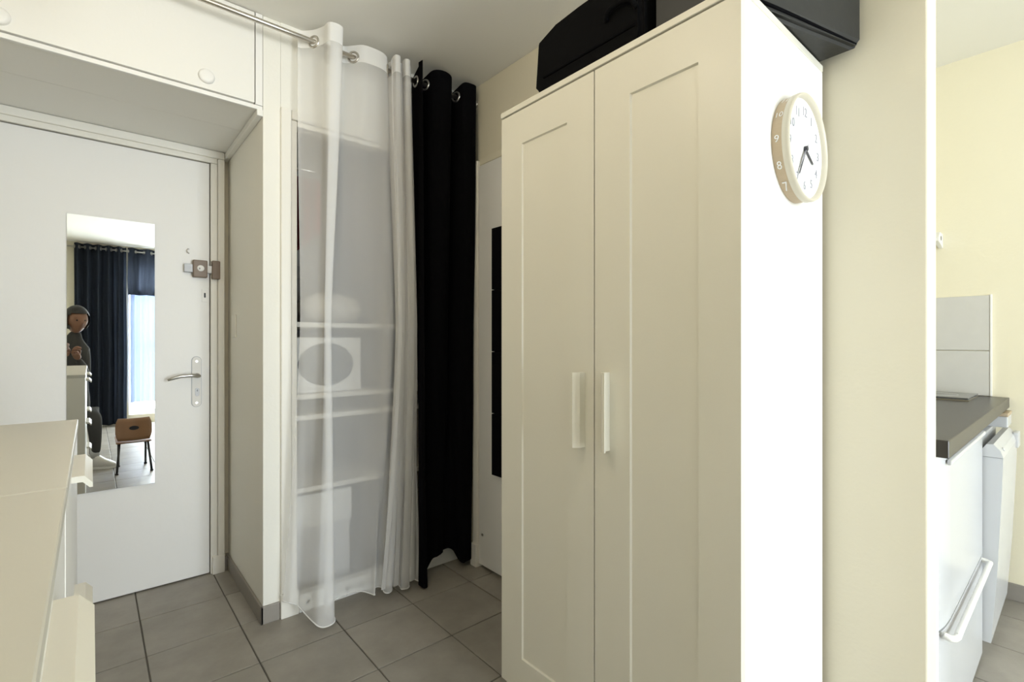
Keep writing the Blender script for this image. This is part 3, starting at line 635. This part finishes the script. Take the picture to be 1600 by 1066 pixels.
for x, y, dx, dy in ((.19, .10, -.022, .10), (.39, .10, .022, .10), (.19, -.13, .0, -.02), (.39, -.13, 0, -.02)):
    bm = bmesh.new(); tube(bm, [(x, y, .258), (x+dx, y+dy, .004)], .009, 10); lg = obj('leg', bm, DARKM, ch, smooth=True)
    obj('foot_cap', B(x+dx-.012, x+dx+.012, y+dy-.012, y+dy+.012, 0, .014, .003), DARKM, lg)

# ---- the seated photographer, of whom the mirror shows a sliver
def skin_body(name, verts, edges, m, parent, sub=2):
    me = bpy.data.meshes.new(name); org = wpos(parent)
    me.from_pydata([Vector(v[:3])-org for v in verts], edges, []); me.update()
    o = bpy.data.objects.new(name, me); COL.objects.link(o); o.parent = parent; WPOS[o.name] = org
    sk = o.modifiers.new('skin', 'SKIN'); sk.use_smooth_shade = True
    for i, v in enumerate(me.skin_vertices[0].data): v.radius = (verts[i][3], verts[i][4] if len(verts[i]) > 4 else verts[i][3]); v.use_root = (i == 0)
    o.modifiers.new('sub', 'SUBSURF').levels = sub; o.modifiers['sub'].render_levels = sub
    dg = bpy.context.evaluated_depsgraph_get(); me2 = bpy.data.meshes.new_from_object(o.evaluated_get(dg))
    o.modifiers.clear(); o.data = me2; me2.materials.clear(); me2.materials.append(m)
    for p in me2.polygons: p.use_smooth = True
    return o
pn = thing('person', (-.12, -.42, 0), 'seated person in dark clothes and white sneakers reflected in the mirror', 'person')
V = [(-.15, -.50, .50, .14, .11),            # 0 pelvis
     (-.15, -.46, .72, .13, .10), (-.14, -.42, .92, .145, .10), (-.13, -.39, 1.08, .11, .08), (-.115, -.37, 1.18, .05), (-.105, -.345, 1.25, .048),   # spine, neck
     (-.27, -.40, 1.07, .06), (-.33, -.28, .86, .045), (-.24, -.12, .97, .036), (-.17, -.075, 1.02, .026),       # 6.. far arm
     (-.05, -.40, 1.06, .055), (-.045, -.36, .84, .045), (-.06, -.19, .93, .036), (-.085, -.125, 0.99, .026),       # 10.. near arm
     (-.23, -.44, .48, .09), (-.20, -.14, .49, .065), (-.21, -.12, .25, .05), (-.20, -.13, .08, .038),              # 14.. far leg
     (-.07, -.45, .48, .09), (.02, -.22, .47, .065), (.030, -.21, .25, .046), (.030, -.20, .13, .036)]               # 18.. near leg
E_ = [(0, 1), (1, 2), (2, 3), (3, 4), (4, 5), (3, 6), (6, 7), (7, 8), (8, 9), (3, 10), (10, 11), (11, 12), (12, 13), (0, 14), (14, 15), (15, 16), (16, 17), (0, 18), (18, 19), (19, 20), (20, 21)]
skin_body('body', V, E_, KNIT, pn)
# head with brow, nose, lips, chin, ears
hd = bmesh.new(); bmesh.ops.create_uvsphere(hd, u_segments=32, v_segments=24, radius=1)
for v in hd.verts:
    x, y, z = v.co
    f = max(0, y)
    px = x*.076*(1-.25*max(0, -z)); py = y*.098; pz = z*.118
    if y > .2:
        py += .022*math.exp(-((x/.16)**2+((z+.12)/.22)**2))*f          # nose
        py -= .010*(math.exp(-(((abs(x)-.36)/.16)**2+((z-.08)/.12)**2)))*f   # eye sockets
        py += .006*math.exp(-((x/.3)**2+((z+.48)/.07)**2))*f           # lips
        py += .010*math.exp(-((x/.3)**2+((z+.80)/.16)**2))*f           # chin
    py -= .02*max(0, -z)*(1 if y < 0 else .2)
    v.co = Vector((px, py, pz))
for s in (-1, 1):
    r = bmesh.ops.create_uvsphere(hd, u_segments=10, v_segments=8, radius=1)
    for v in r['verts']: v.co = Vector((s*(.077+.010*v.co.x*s*s), -.008+.018*v.co.y, -.012+.030*v.co.z))
ROT = Matrix.Rotation(math.radians(-22), 3, 'Z') @ Matrix.Rotation(math.radians(-10), 3, 'X'); HC_ = Vector((-.100, -.315, 1.345))
for v in hd.verts: v.co = ROT @ v.co + HC_
head = obj('head', hd, SKIN, pn, smooth=True)
hr = bmesh.new(); bmesh.ops.create_uvsphere(hr, u_segments=28, v_segments=18, radius=1)
bmesh.ops.delete(hr, geom=[v for v in hr.verts if (v.co.y > .60 and v.co.z < .36) or v.co.z < -.72], context='VERTS')
for v in hr.verts: v.co = ROT @ Vector((v.co.x*.092, v.co.y*.110-.006, v.co.z*.130+.006)) + HC_
obj('hair', hr, HAIR, head, smooth=True)
for s in (-1, 1):
    bm = bmesh.new(); bmesh.ops.create_uvsphere(bm, u_segments=12, v_segments=8, radius=.0075)
    for v in bm.verts: v.co = ROT @ (v.co+Vector((s*.028, .0815, .010))) + HC_
    obj('eye', bm, HAIR, head, smooth=True)
def hand_mesh(wr_, d, side, up, parent):
    d = Vector(d).normalized(); up = Vector(up).normalized(); s = Vector(side).normalized(); w0 = Vector(wr_)
    V = [(*w0, .024, .018), (*(w0+d*.045), .034, .015), (*(w0+d*.075), .034, .013)]; E = [(0, 1), (1, 2)]
    for k, ln in enumerate((.060, .070, .066, .050)):
        o_ = s*(-.030+.020*k); a = w0+d*.080+o_
        i = len(V); V += [(*a, .0095), (*(a+d*ln*.45+up*.006), .009), (*(a+d*ln*.70-up*ln*.35), .0085), (*(a+d*ln*.55-up*ln*.75), .0075)]
        E += [(2, i), (i, i+1), (i+1, i+2), (i+2, i+3)]
    i = len(V); a = w0+d*.025-s*.030
    V += [(*a, .012), (*(a+d*.030-s*.018-up*.01), .011), (*(a+d*.058-s*.014-up*.022), .009)]; E += [(1, i), (i, i+1), (i+1, i+2)]
    o = skin_body('hand', V, E, SKIN, parent); return o
hand_mesh((-.085, -.125, .99), (-.25, .45, .75), (-.3, .8, -.55), (-.9, -.2, .1), pn)
hand_mesh((-.17, -.075, 1.02), (.10, .35, .80), (.2, -.8, .4), (.9, -.1, .1), pn)
for (hx, hy), (tx, ty) in (((.005, -.215), (.150, -.165)), ((-.22, -.15), (-.19, .05))):
    h = Vector((hx, hy, 0)); d = Vector((tx-hx, ty-hy, 0)); L = d.length+.055; d.normalize(); s = Vector((-d.y, d.x, 0)); secs = []
    for t, wd_, ht in ((0, .026, .120), (.06, .034, .135), (.28, .036, .138), (.42, .036, .115), (.6, .042, .085), (.82, .044, .062), (.95, .032, .046), (1, .014, .030)):
        c = h+d*(L*t-.03); n = 12
        secs.append([tuple(c+s*wd_*math.copysign(abs(math.cos(a))**.7, math.cos(a))+Vector((0, 0, .012+(ht-.012)*(.5+.5*math.copysign(abs(math.sin(a))**.7, math.sin(a)))))) for a in [q*2*math.pi/n for q in range(n)]])
    so = obj('sneaker', loft(secs), SHOE, pn, smooth=True)
    secs2 = [[(*(h+d*(L*t-.032)+s*wd_*1.08*q).to_2d(), z) for q, z in ((-1, 0.001), (1, 0.001), (1, .018), (-1, .018))] for t, wd_ in ((0, .024), (.1, .036), (.5, .040), (.82, .045), (.96, .034), (1.02, .014))]
    obj('sole', loft(secs2), LACB, so)
    bm = bmesh.new(); tube(bm, [h+d*.02+Vector((0, 0, .10)), h+d*.022+Vector((0, 0, .20))], .036, 14); obj('sock', bm, PALEG, so, smooth=True)
st = thing('stool', (-.15, -.48, 0), 'low black stool under the seated person in the mirror', 'stool')
obj('seat', B(-.33, .03, -.64, -.34, .375, .41, .012), BLACKF, st)
for x in (-.30, .0):
    for y in (-.61, -.37): obj('leg', B(x-.014, x+.014, y-.014, y+.014, 0, .376, .003), DARKM, st)
